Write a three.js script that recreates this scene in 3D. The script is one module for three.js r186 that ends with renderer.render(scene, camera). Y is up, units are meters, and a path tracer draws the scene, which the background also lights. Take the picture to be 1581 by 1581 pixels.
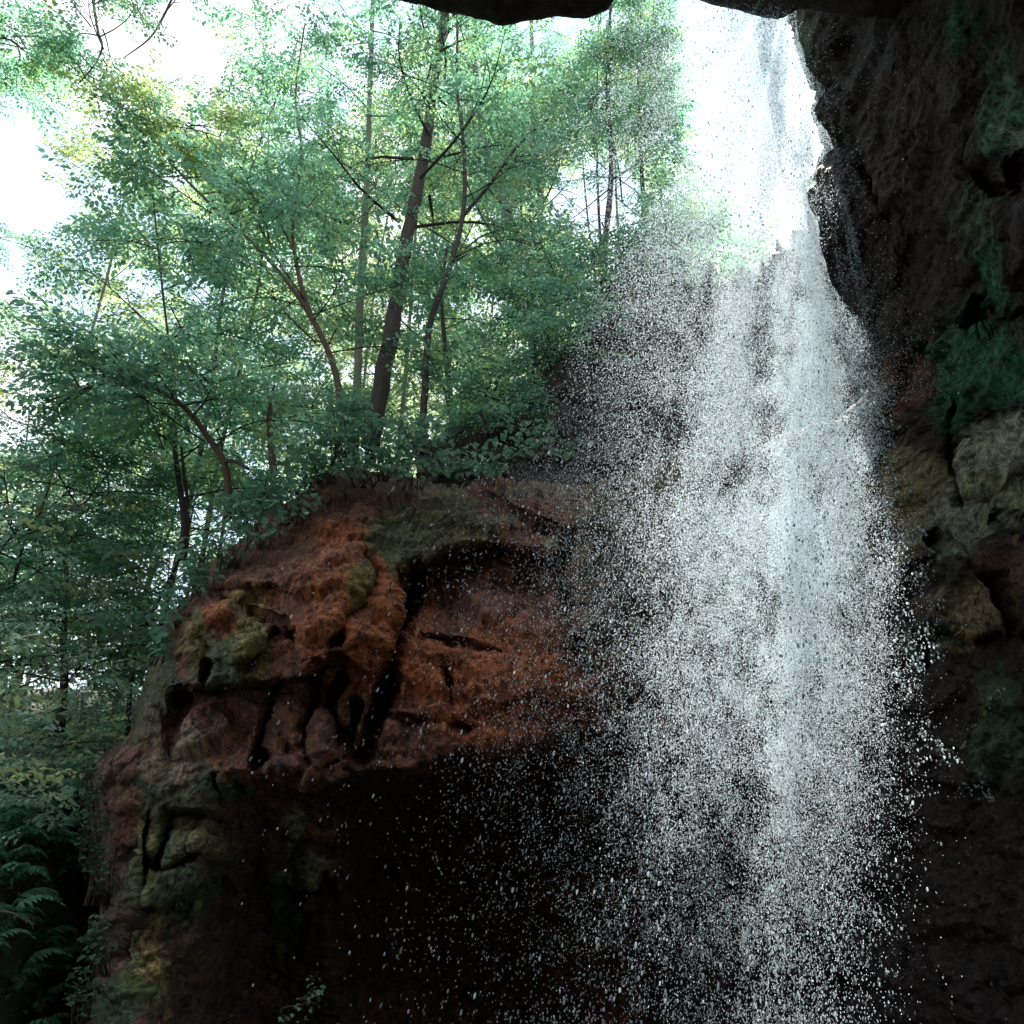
import * as THREE from 'three';
import { mergeGeometries } from 'three/addons/utils/BufferGeometryUtils.js';
import { ImprovedNoise } from 'three/addons/math/ImprovedNoise.js';

// ------------------------------------------------------------------ camera, sky, sun, exposure
const scene = new THREE.Scene();
const FOV = 65, PITCH = THREE.MathUtils.degToRad(25), EYE = 1.6;
const camera = new THREE.PerspectiveCamera(FOV, 1, 0.1, 1500);
camera.position.set(0, EYE, 0);
camera.rotation.set(PITCH, 0, 0);
scene.add(camera);

const renderer = new THREE.WebGLRenderer({ antialias: true });
renderer.toneMapping = THREE.LinearToneMapping;
renderer.toneMappingExposure = 3.8;
renderer.shadowMap.enabled = true;

const perlin = new ImprovedNoise();
const N3 = (x, y, z) => perlin.noise(x + 31.7, y + 17.3, z + 53.1);
const fbm = (x, y, z, o = 4) => { let s = 0, a = 0.5; for (let i = 0; i < o; i++) { s += a * N3(x, y, z); x *= 2.03; y *= 2.01; z *= 2.02; a *= 0.5; } return s; };
const ridged = (x, y, z, o = 4) => { let s = 0, a = 0.5; for (let i = 0; i < o; i++) { s += a * (1 - 2 * Math.abs(N3(x, y, z))); x *= 2.07; y *= 2.03; z *= 2.05; a *= 0.5; } return s; };

{ // hazy bright summer sky
  const W = 512, H = 256, d = new Float32Array(W * H * 4);
  for (let j = 0; j < H; j++) for (let i = 0; i < W; i++) {
    const el = ((j + 0.5) / H - 0.5) * Math.PI, az = ((i + 0.5) / W) * 2 * Math.PI;
    const x = Math.cos(el) * Math.cos(az), y = Math.sin(el), z = Math.cos(el) * Math.sin(az);
    let c = THREE.MathUtils.smoothstep(fbm(x * 2.6, y * 3.4, z * 2.6, 5), -0.22, 0.12);
    c = Math.max(c, 1 - THREE.MathUtils.smoothstep(Math.abs(y), 0.05, 0.45));
    const k = (j * W + i) * 4, s = y < -0.02 ? 0.12 : 0.44;
    d[k] = s * (0.62 + 0.33 * c); d[k + 1] = s * (0.80 + 0.18 * c); d[k + 2] = s * (1.06 - 0.02 * c); d[k + 3] = 1;
  }
  const sky = new THREE.DataTexture(d, W, H, THREE.RGBAFormat, THREE.FloatType);
  sky.mapping = THREE.EquirectangularReflectionMapping; sky.colorSpace = THREE.LinearSRGBColorSpace;
  sky.magFilter = sky.minFilter = THREE.LinearFilter; sky.needsUpdate = true;
  scene.background = sky; scene.environment = sky;
}
const sun = new THREE.DirectionalLight(new THREE.Color().setRGB(1, 0.965, 0.90), 5);
sun.position.set(9.5, 46, -31); sun.target.position.set(0, 4, -10);
sun.castShadow = true; sun.shadow.mapSize.set(2048, 2048);
Object.assign(sun.shadow.camera, { left: -45, right: 45, top: 45, bottom: -45, near: 1, far: 140 });
sun.shadow.radius = 1.5;
scene.add(sun, sun.target);

// ------------------------------------------------------------------ helpers
let seed = 20240611;
const reseed = (s) => { seed = s >>> 0; };
const rnd = () => { seed = (seed + 0x6D2B79F5) | 0; let t = Math.imul(seed ^ (seed >>> 15), 1 | seed); t = (t + Math.imul(t ^ (t >>> 7), 61 | t)) ^ t; return ((t ^ (t >>> 14)) >>> 0) / 4294967296; };
const rr = (a, b) => a + (b - a) * rnd();
const gauss = () => Math.sqrt(-2 * Math.log(1 - rnd() * 0.9999)) * Math.cos(6.28318 * rnd());
const V = (x, y, z) => new THREE.Vector3(x, y, z);
const clamp = THREE.MathUtils.clamp, lerp = THREE.MathUtils.lerp, sstep = THREE.MathUtils.smoothstep;
const FPX = 790.5 / Math.tan(THREE.MathUtils.degToRad(FOV / 2)), CT = Math.cos(PITCH), ST = Math.sin(PITCH);
// a point on the sight line of a photograph pixel, at distance H in front of the viewer along the ground
function at(px, py, H) {
  const cx = (px - 790.5) / FPX, cy = -(py - 790.5) / FPX, y = cy * CT + ST, z = cy * ST - CT, t = H / -z;
  return V(cx * t, EYE + y * t, -H);
}
function toPx(p) {
  const y = p.y - EYE, z = p.z, cy = y * CT + z * ST, cz = -y * ST + z * CT;
  return cz > -0.05 ? [-9999, -9999] : [790.5 + FPX * p.x / -cz, 790.5 - FPX * cy / -cz];
}
const names = {};
const numbered = (n) => { const k = names[n] = (names[n] ?? -1) + 1; return k ? `${n}_${String(k).padStart(3, '0')}` : n; };
const shade = (o) => { o.castShadow = true; o.receiveShadow = true; return o; };
function tag(o, label, category, group, kind) { o.userData.label = label; if (category) o.userData.category = category; if (group) o.userData.group = group; if (kind) o.userData.kind = kind; return o; }
function thing(name, label, category, pos = [0, 0, 0], group) { const o = new THREE.Group(); o.name = numbered(name); o.position.set(...pos); scene.add(o); return tag(o, label, category, group); }
function part(name, geo, mat, parent, kind) { const m = shade(new THREE.Mesh(geo, mat)); m.name = name; parent.add(m); if (kind) m.userData.kind = kind; return m; }
function struct(name, geo, mat, label) { const m = shade(new THREE.Mesh(geo, mat)); m.name = numbered(name); m.userData.kind = 'structure'; m.userData.label = label; scene.add(m); return m; }
const col = (r, g, b) => new THREE.Color().setRGB(r, g, b);
function interp(tab, x) { // piecewise linear [x, y] list
  if (x <= tab[0][0]) return tab[0][1];
  for (let i = 1; i < tab.length; i++) if (x <= tab[i][0]) { const [a, b] = tab[i - 1], [c, d] = tab[i]; return b + (d - b) * (x - a) / (c - a); }
  return tab[tab.length - 1][1];
}
function lattice(xs, ys, rows) { // smooth table lookup
  const find = (a, v) => { v = clamp(v, a[0], a[a.length - 1] - 1e-6); let i = 0; while (i < a.length - 2 && v >= a[i + 1]) i++; let t = (v - a[i]) / (a[i + 1] - a[i]); return [i, t * t * (3 - 2 * t) * 0.5 + t * 0.5]; };
  return (x, y) => { const [i, s] = find(xs, x), [j, t] = find(ys, y); return lerp(lerp(rows[j][i], rows[j][i + 1], s), lerp(rows[j + 1][i], rows[j + 1][i + 1], s), t); };
}
function nearLine(pts, x, y) { // distance to a polyline, and whether the point lies below it
  let best = 1e9, below = false, tt = 0;
  for (let i = 0; i + 1 < pts.length; i++) {
    const [ax, ay] = pts[i], [bx, by] = pts[i + 1], dx = bx - ax, dy = by - ay;
    const t = clamp(((x - ax) * dx + (y - ay) * dy) / (dx * dx + dy * dy), 0, 1), ex = x - ax - dx * t, ey = y - ay - dy * t, d = Math.hypot(ex, ey);
    if (d < best) { best = d; below = dx * ey - dy * ex > 0; tt = (i + t) / (pts.length - 1); }
  }
  return [best, below, tt];
}
function gridGeo(nu, nv, pos, colors, uvs) {
  const g = new THREE.BufferGeometry(), idx = [];
  for (let j = 0; j < nv - 1; j++) for (let i = 0; i < nu - 1; i++) { const a = j * nu + i, b = a + 1, c = a + nu, d = c + 1; idx.push(a, c, b, b, c, d); }
  g.setAttribute('position', new THREE.Float32BufferAttribute(pos, 3));
  if (colors) g.setAttribute('color', new THREE.Float32BufferAttribute(colors, 3));
  if (uvs) g.setAttribute('uv', new THREE.Float32BufferAttribute(uvs, 2));
  g.setIndex(idx); g.computeVertexNormals();
  return g;
}
function displace(g, fn) { // moves every vertex along its normal
  const p = g.attributes.position, n = g.attributes.normal;
  for (let i = 0; i < p.count; i++) { const k = fn(p.getX(i), p.getY(i), p.getZ(i), i); p.setXYZ(i, p.getX(i) + n.getX(i) * k, p.getY(i) + n.getY(i) * k, p.getZ(i) + n.getZ(i) * k); }
  g.computeVertexNormals();
}
function relax(g, nu, nv, times) { // evens the grid out where neighbouring blocks step apart
  const a = g.attributes.position.array;
  for (let t = 0; t < times; t++) {
    const b = a.slice();
    for (let j = 1; j < nv - 1; j++) for (let i = 1; i < nu - 1; i++) for (let c = 0; c < 3; c++) { const k = (j * nu + i) * 3 + c; a[k] = 0.4 * b[k] + 0.15 * (b[k - 3] + b[k + 3] + b[k - 3 * nu] + b[k + 3 * nu]); }
  }
  g.computeVertexNormals();
}
function tube(pts, r0, r1, sides = 7, segs = 0, wob = 0) { // tapered limb along a smooth curve
  const curve = new THREE.CatmullRomCurve3(pts), n = segs || Math.max(4, pts.length * 4), pos = [], uv = [], idx = [];
  let nor = V(0.3, 0.1, 1);
  const c = V(), tan = V(), b = V(); let len = 0, prev = null;
  for (let i = 0; i <= n; i++) {
    curve.getPoint(i / n, c); curve.getTangent(i / n, tan);
    if (prev) len += prev.distanceTo(c); prev = c.clone();
    nor.addScaledVector(tan, -nor.dot(tan)).normalize(); b.crossVectors(tan, nor);
    const r = lerp(r0, r1, i / n);
    for (let k = 0; k <= sides; k++) {
      const a = (k % sides) / sides * 6.28318, q = r * (1 + wob * N3(c.x * 3 + Math.cos(a), c.y * 2.2, c.z * 3 + Math.sin(a)));
      pos.push(c.x + (nor.x * Math.cos(a) + b.x * Math.sin(a)) * q, c.y + (nor.y * Math.cos(a) + b.y * Math.sin(a)) * q, c.z + (nor.z * Math.cos(a) + b.z * Math.sin(a)) * q);
      uv.push(k / sides * Math.max(1, Math.round(r0 * 12)), len * 2);
    }
  }
  for (let i = 0; i < n; i++) for (let k = 0; k < sides; k++) { const a = i * (sides + 1) + k, d = a + sides + 1; idx.push(a, a + 1, d, a + 1, d + 1, d); }
  const g = new THREE.BufferGeometry();
  g.setAttribute('position', new THREE.Float32BufferAttribute(pos, 3)); g.setAttribute('uv', new THREE.Float32BufferAttribute(uv, 2));
  g.setIndex(idx); g.computeVertexNormals(); return g;
}
function noiseTex(size, fn, srgb) { // tiling grey texture
  const d = new Uint8Array(size * size * 4);
  for (let j = 0; j < size; j++) for (let i = 0; i < size; i++) {
    const a = i / size * 6.28318, b = j / size * 6.28318, v = clamp(fn(Math.cos(a), Math.sin(a), Math.cos(b), Math.sin(b), i / size, j / size), 0, 1) * 255, k = (j * size + i) * 4;
    d[k] = d[k + 1] = d[k + 2] = v; d[k + 3] = 255;
  }
  const t = new THREE.DataTexture(d, size, size); t.wrapS = t.wrapT = THREE.RepeatWrapping; t.magFilter = THREE.LinearFilter; t.minFilter = THREE.LinearMipmapLinearFilter; t.generateMipmaps = true;
  if (srgb) t.colorSpace = THREE.SRGBColorSpace; t.needsUpdate = true; return t;
}

const hash3 = (i, j, k) => { let h = (i * 374761393 + j * 668265263 + k * 2147483647 + 1013904223) | 0; h = Math.imul(h ^ (h >>> 13), 1274126177); h ^= h >>> 16; return (h >>> 0) / 4294967296; };
function blocks(x, y, z) { // broken rock: every block has its own offset and its own tilted face
  const i0 = Math.floor(x), j0 = Math.floor(y), k0 = Math.floor(z); let f1 = 9, f2 = 9, o = 0;
  for (let i = i0 - 1; i <= i0 + 1; i++) for (let j = j0 - 1; j <= j0 + 1; j++) for (let k = k0 - 1; k <= k0 + 1; k++) {
    const a = i + hash3(i, j, k) - x, b = j + hash3(i + 71, j, k) - y, c = k + hash3(i, j + 37, k) - z, d = Math.abs(a) + Math.abs(b) + 0.8 * Math.abs(c);
    if (d < f1) { f2 = f1; f1 = d; o = hash3(i, j, k + 91) - 0.5 + 0.9 * ((hash3(i + 5, j, k) - 0.5) * a + (hash3(i, j + 5, k) - 0.25) * b + (hash3(i, j, k + 5) - 0.5) * c); } else if (d < f2) f2 = d;
  }
  return [o, 1 - sstep(f2 - f1, 0.0, 0.07)];
}
function broken(x, y, z, sc) {
  const wx = x + 0.22 * fbm(x * 1.3, y * 1.3, z * 1.3 + 5, 3), wy = y + 0.2 * fbm(x * 1.3 + 9, y * 1.3, z * 1.3, 3) + 0.12 * x, [o, c] = blocks(wx * sc, wy * sc * 1.5, z * sc * 0.8);
  const [o2, c2] = blocks(wx * sc * 2.6 + 3, wy * sc * 3.4, z * sc * 2.2);
  return 0.15 * o - 0.02 * c + 0.075 * o2 - 0.010 * c2;
}

// ------------------------------------------------------------------ materials
const grain = noiseTex(512, (a, b, c, d) => 0.5 + 0.55 * (fbm(a * 5 + c * 5, b * 5 + 9, d * 5, 5) + 0.5 * fbm(a * 16, b * 16 + c * 16, d * 16, 3)));
const barkTex = noiseTex(256, (a, b, c, d) => 0.5 + 0.7 * fbm(a * 3.5, b * 3.5 + c, d * 1.2, 4));
const speckle = (() => {
  const size = 1024, d = new Uint8Array(size * size * 4);
  for (let j = 0; j < size; j++) for (let i = 0; i < size; i++) {
    const a = i / size * 6.28318, b = j / size * 6.28318, ca = Math.cos(a), sa = Math.sin(a), cb = Math.cos(b), sb = Math.sin(b);
    let v = 0.78 + 0.7 * fbm(ca * 4 + cb * 4, sa * 4 + 3, sb * 4, 4) + 0.9 * N3(ca * 15 + cb * 15, sa * 15, sb * 15) * N3(sa * 9, cb * 9 + ca * 9, sb * 9 + 4) + 0.55 * N3(ca * 30 + cb * 24, sa * 30, sb * 24) + 0.3 * N3(ca * 55 + cb * 50, sa * 55, sb * 50);
    v -= 0.45 * Math.pow(1 - Math.min(1, Math.abs(N3(ca * 6 + 2 + cb * 6, sa * 6, sb * 6)) * 9), 2);
    v = clamp(v, 0.12, 1.25) / 1.25 * 255; const k = (j * size + i) * 4; d[k] = v; d[k + 1] = v * 0.985; d[k + 2] = v * 0.96; d[k + 3] = 255;
  }
  const t = new THREE.DataTexture(d, size, size); t.wrapS = t.wrapT = THREE.RepeatWrapping; t.magFilter = THREE.LinearFilter; t.minFilter = THREE.LinearMipmapLinearFilter; t.generateMipmaps = true; t.repeat.set(0.8, 0.8); t.needsUpdate = true; return t;
})();
const wetRock = new THREE.MeshPhysicalMaterial({ vertexColors: true, map: speckle, roughness: 0.7, bumpMap: grain, bumpScale: 0.03, specularIntensity: 0.35 });
const dampRock = new THREE.MeshStandardMaterial({ vertexColors: true, map: speckle, roughness: 0.85, bumpMap: grain, bumpScale: 0.03 });
const soilMat = new THREE.MeshStandardMaterial({ vertexColors: true, roughness: 0.95, bumpMap: grain, bumpScale: 0.02 });
const leafMat = (r, g, b, t = 0.45) => new THREE.MeshPhysicalMaterial({ color: col(r, g, b), roughness: 0.95, transmission: t, thickness: 0, side: THREE.DoubleSide, specularIntensity: 0.3 });
const clear = () => { const v = 0.22 + 0.78 * Math.pow(rnd(), 1.3); return col(v * 0.97, v, v); }, milky = () => col(1, 1.005, 1.01);
const M = {
  leaf: leafMat(0.165, 0.35, 0.22, 0.66), leafLight: leafMat(0.31, 0.43, 0.22, 0.72), leafFar: leafMat(0.265, 0.41, 0.28, 0.72), shrub: leafMat(0.075, 0.18, 0.10, 0.4), fern: leafMat(0.11, 0.27, 0.17, 0.35), creeper: leafMat(0.045, 0.11, 0.06, 0.3),
  bark: new THREE.MeshStandardMaterial({ color: col(0.06, 0.05, 0.042), roughness: 0.95, bumpMap: barkTex, bumpScale: 0.03 }),
  barkBrown: new THREE.MeshStandardMaterial({ color: col(0.11, 0.078, 0.05), roughness: 0.95, bumpMap: barkTex, bumpScale: 0.02 }),
  barkPale: new THREE.MeshStandardMaterial({ color: col(0.17, 0.16, 0.13), roughness: 0.95, bumpMap: barkTex, bumpScale: 0.02 }),
  waterClear: new THREE.MeshPhysicalMaterial({ color: col(0.92, 0.97, 1.0), roughness: 0.64, transmission: 0.88, thickness: 0, side: THREE.DoubleSide, specularIntensity: 0.6 }),
  water: new THREE.MeshPhysicalMaterial({ color: col(0.92, 0.965, 0.99), roughness: 0.97, transmission: 0.9, thickness: 0, side: THREE.DoubleSide, specularIntensity: 0.4 }),
};

// ------------------------------------------------------------------ ground
function groundY(x, z) {
  const d = -z;
  const valley = interp([[-30, 0], [0, 0.0], [3, 0.35], [5, 1.0], [7.5, 2.1], [10, 2.9], [16, 4.6], [30, 8], [60, 15], [400, 40]], d);
  const plat = interp([[8, 4.4], [10, 5.2], [14, 6.6], [22, 9], [40, 14], [70, 20], [400, 44]], d);
  const k = sstep(x + 0.18 * d - 1.2, -4.6, -1.6) * sstep(d, 12.4, 13.6), low = sstep(x, -4.4, -3.0);
  return lerp(lerp(valley, Math.min(valley, -0.9), low), plat, k) + 0.35 * fbm(x * 0.35, 3.1, z * 0.35, 4) * sstep(d, 1, 6);
}
{
  const n = 230, pos = [], c = [], uv = [];
  const warp = (t) => Math.sign(t) * (Math.abs(t) * 22 + 480 * Math.pow(Math.abs(t), 5));
  for (let j = 0; j < n; j++) for (let i = 0; i < n; i++) {
    const x = warp(i / (n - 1) * 2 - 1), z = warp(j / (n - 1) * 2 - 1) - 6;
    pos.push(x, groundY(x, z), z); uv.push(x / 2, z / 2);
    const t = fbm(x * 1.3, 0.4, z * 1.3, 4), m = fbm(x * 4.1, 7.4, z * 4.1, 3);
    const k = sstep(t, -0.15, 0.2);
    c.push(lerp(0.045, 0.035, k) + m * 0.03, lerp(0.036, 0.05, k) + m * 0.02, lerp(0.026, 0.026, k) + m * 0.012);
  }
  struct('ground', gridGeo(n, n, pos, c, uv), soilMat, 'dark forest ground sloping up beside and behind the rock outcrop');
}

// ------------------------------------------------------------------ rocks
const blend = (c, to, k) => { c[0] += (to[0] - c[0]) * k; c[1] += (to[1] - c[1]) * k; c[2] += (to[2] - c[2]) * k; };
const RUST = [0.30, 0.098, 0.034], BROWN = [0.15, 0.075, 0.045], OCHRE = [0.26, 0.17, 0.07], MOSS = [0.055, 0.095, 0.03], DEEP = [0.02, 0.075, 0.04], GREY = [0.20, 0.205, 0.145], BLACK = [0.009, 0.009, 0.0095], PALE = [0.19, 0.195, 0.145], WET = [0.028, 0.024, 0.023], DARK = [0.07, 0.05, 0.036];
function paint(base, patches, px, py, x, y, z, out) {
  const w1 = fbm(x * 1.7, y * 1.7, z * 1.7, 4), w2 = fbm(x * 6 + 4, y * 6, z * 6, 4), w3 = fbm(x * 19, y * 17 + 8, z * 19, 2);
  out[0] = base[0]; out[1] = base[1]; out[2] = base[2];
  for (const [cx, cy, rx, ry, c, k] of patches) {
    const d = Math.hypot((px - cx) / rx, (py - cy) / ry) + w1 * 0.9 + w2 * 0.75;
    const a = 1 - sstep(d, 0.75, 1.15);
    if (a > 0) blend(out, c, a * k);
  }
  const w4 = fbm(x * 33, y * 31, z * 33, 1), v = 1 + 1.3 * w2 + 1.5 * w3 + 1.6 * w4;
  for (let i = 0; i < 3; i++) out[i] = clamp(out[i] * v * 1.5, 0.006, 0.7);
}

// the outcrop that stands across from the viewer
const OUT_TOP = [[60, 1640], [105, 1600], [120, 1500], [130, 1400], [128, 1300], [118, 1200], [150, 1165], [190, 1150], [215, 1095], [234, 1040], [245, 1000], [280, 932], [340, 862], [420, 800], [470, 765], [515, 736], [560, 730], [640, 738], [720, 752], [800, 750], [880, 745], [960, 726], [1040, 700], [1150, 660], [1300, 640], [1460, 640]];
const outH = lattice([100, 200, 300, 400, 500, 600, 700, 800, 900, 1000, 1150, 1300, 1450], [700, 800, 900, 1000, 1100, 1185, 1235, 1300, 1400, 1500, 1640], [
  [9.4, 9.2, 8.8, 8.6, 8.5, 8.5, 8.6, 8.7, 8.8, 8.9, 9.0, 9.1, 9.2],
  [9.0, 8.7, 8.1, 7.7, 7.6, 7.9, 8.0, 8.1, 8.3, 8.5, 8.7, 8.8, 9.0],
  [8.6, 8.0, 7.3, 7.0, 7.0, 7.5, 7.8, 7.8, 7.9, 8.3, 8.6, 8.7, 8.8],
  [8.4, 7.6, 6.9, 6.7, 6.7, 7.2, 7.5, 7.5, 7.7, 8.2, 8.5, 8.6, 8.7],
  [8.0, 7.3, 6.8, 6.75, 6.65, 7.1, 7.3, 7.3, 7.6, 8.2, 8.5, 8.6, 8.7],
  [7.5, 7.0, 6.8, 6.8, 6.75, 6.95, 7.25, 7.35, 7.7, 8.2, 8.5, 8.6, 8.7],
  [7.2, 6.9, 6.8, 7.6, 8.3, 9.4, 9.8, 9.8, 9.4, 8.9, 8.7, 8.7, 8.8],
  [7.0, 6.8, 6.8, 8.3, 8.3, 10.3, 10.8, 10.8, 10.3, 9.6, 8.9, 8.8, 8.8],
  [6.9, 6.7, 7.0, 9.3, 9.0, 11, 11.6, 11.6, 11, 10.2, 9.2, 9.0, 9.0],
  [6.8, 6.45, 7.4, 9.9, 9.8, 11.3, 11.9, 11.9, 11.3, 10.5, 9.4, 9.1, 9.0],
  [6.3, 6.15, 7.6, 10.1, 10.2, 11.4, 12, 12, 11.4, 10.6, 9.4, 9.1, 9.0]]);
const GROOVES = [ // polyline, width px, depth m
  [[[556, 872], [574, 888], [574, 912], [556, 938], [532, 955], [522, 985]], 9, 0.4],
  [[[640, 880], [622, 960], [604, 1040], [585, 1100], [556, 1175]], 13, 0.75],
  [[[490, 1035], [482, 1090], [474, 1130], [480, 1170]], 13, 0.5], [[[520, 1050], [510, 1090], [522, 1130], [512, 1175]], 12, 0.5], [[[548, 1085], [540, 1130], [536, 1170]], 9, 0.35],
  [[[424, 1060], [412, 1120], [398, 1180]], 10, 0.4], [[[590, 1103], [640, 1112], [720, 1124], [810, 1128]], 5, 0.35], [[[655, 985], [720, 995], [770, 1012], [800, 1020]], 7, 0.3],
  [[[880, 830], [870, 900], [880, 980], [905, 1040]], 13, 0.4], [[[350, 930], [395, 945], [440, 960], [455, 990]], 7, 0.25], [[[230, 1060], [260, 1110], [262, 1180]], 8, 0.25],
  [[[222, 1270], [206, 1330], [196, 1400], [176, 1440]], 9, 0.5], [[[256, 1262], [250, 1290], [240, 1320]], 14, 0.5], [[[205, 1330], [250, 1345], [300, 1322]], 6, 0.3], [[[330, 1200], [336, 1235]], 6, 0.25],
  [[[740, 760], [790, 790], [850, 815]], 9, 0.3], [[[960, 730], [940, 790], [930, 850]], 12, 0.3], [[[690, 1030], [700, 1110]], 5, 0.2], [[[300, 960], [320, 1000], [315, 1050]], 6, 0.2],
];
const STEPS = [ // below the line the face falls back by d metres and returns over fade px
  [[[255, 1062], [300, 1060], [370, 1055], [440, 1048], [492, 1040], [520, 1000]], 0.65, 130],
  [[[605, 880], [640, 880], [690, 850], [760, 835], [830, 860], [880, 850]], 0.8, 120],
  [[[430, 1282], [470, 1290], [520, 1290]], 0.5, 60], [[[430, 1350], [470, 1358], [520, 1352]], 0.7, 60], [[[180, 1400], [230, 1396], [300, 1372], [350, 1345]], 0.6, 70],
  [[[260, 1250], [300, 1250], [350, 1256]], 0.5, 50], [[[300, 920], [350, 905], [420, 900], [470, 920]], 0.2, 40], [[[360, 1020], [385, 1012], [405, 985], [425, 960]], 0.3, 60],
];
function features(px, py, grooves, steps) {
  let d = 0;
  for (const [line, w, k] of grooves) { const [e] = nearLine(line, px, py); if (e < w * 2) d += k * Math.pow(1 - sstep(e, w * 0.35, w * 1.5), 1.2); }
  for (const [line, k, f] of steps) { const [e, below, t] = nearLine(line, px, py); if (below && e < f) d += k * (1 - e / f) * sstep(e, 0, 5) * sstep(Math.min(t, 1 - t), 0, 0.08); }
  return d;
}
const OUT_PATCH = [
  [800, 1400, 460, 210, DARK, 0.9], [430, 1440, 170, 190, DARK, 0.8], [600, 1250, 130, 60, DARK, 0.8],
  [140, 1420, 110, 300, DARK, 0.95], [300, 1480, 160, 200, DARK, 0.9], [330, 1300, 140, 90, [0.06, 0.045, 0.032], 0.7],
  [470, 870, 180, 120, BROWN, 0.75], [540, 800, 70, 70, BROWN, 0.7], [560, 960, 120, 130, RUST, 0.8], [760, 1060, 170, 90, RUST, 0.8], [520, 820, 40, 30, RUST, 0.8],
  [675, 810, 85, 62, [0.09, 0.10, 0.045], 0.95], [610, 840, 40, 40, [0.08, 0.11, 0.05], 0.9], [345, 985, 60, 70, MOSS, 0.8], [330, 1030, 60, 40, [0.05, 0.085, 0.04], 0.9], [385, 950, 30, 60, OCHRE, 0.55], [390, 1005, 30, 50, [0.14, 0.14, 0.05], 0.8], [545, 905, 24, 34, [0.13, 0.13, 0.035], 0.9],
  [300, 1000, 30, 40, [0.16, 0.13, 0.05], 0.6], [335, 955, 18, 24, RUST, 0.9], [250, 1050, 30, 80, [0.07, 0.10, 0.045], 0.9], [225, 1110, 36, 60, [0.08, 0.09, 0.045], 0.9],
  [300, 1150, 80, 60, BROWN, 0.5], [280, 1200, 60, 60, GREY, 0.55], [330, 1215, 60, 22, [0.05, 0.09, 0.06], 0.9], [240, 1240, 80, 40, [0.06, 0.09, 0.045], 0.8],
  [250, 1340, 90, 90, [0.10, 0.15, 0.075], 0.9], [215, 1300, 22, 70, [0.19, 0.2, 0.08], 0.7], [300, 1300, 40, 36, [0.16, 0.17, 0.09], 0.7], [290, 1380, 60, 36, [0.07, 0.12, 0.06], 0.8], [210, 1500, 36, 70, [0.09, 0.14, 0.05], 0.9], [222, 1470, 26, 44, [0.33, 0.27, 0.12], 0.9], [165, 1560, 40, 40, [0.05, 0.12, 0.06], 0.9], [180, 1240, 30, 60, BROWN, 0.7], [150, 1280, 24, 50, [0.16, 0.06, 0.04], 0.5],
  [450, 1285, 24, 40, [0.16, 0.2, 0.11], 0.9], [475, 1340, 36, 26, [0.15, 0.2, 0.11], 0.9], [440, 1420, 26, 80, [0.06, 0.13, 0.08], 0.9], [490, 1300, 20, 24, OCHRE, 0.6],
  [850, 760, 70, 12, PALE, 0.8], [900, 772, 40, 12, PALE, 0.7], [772, 800, 32, 9, PALE, 0.8], [875, 832, 38, 16, [0.17, 0.18, 0.08], 0.9], [880, 790, 50, 26, BROWN, 0.6], [960, 780, 60, 60, [0.09, 0.10, 0.075], 0.85], [950, 900, 70, 120, [0.075, 0.07, 0.05], 0.85], [1050, 900, 120, 260, [0.08, 0.085, 0.06], 0.9],
  [960, 1250, 50, 90, [0.06, 0.08, 0.04], 0.8], [1000, 1150, 80, 120, [0.10, 0.10, 0.07], 0.7], [620, 740, 90, 18, DARK, 0.9], [520, 745, 40, 14, DARK, 0.8]];
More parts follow.
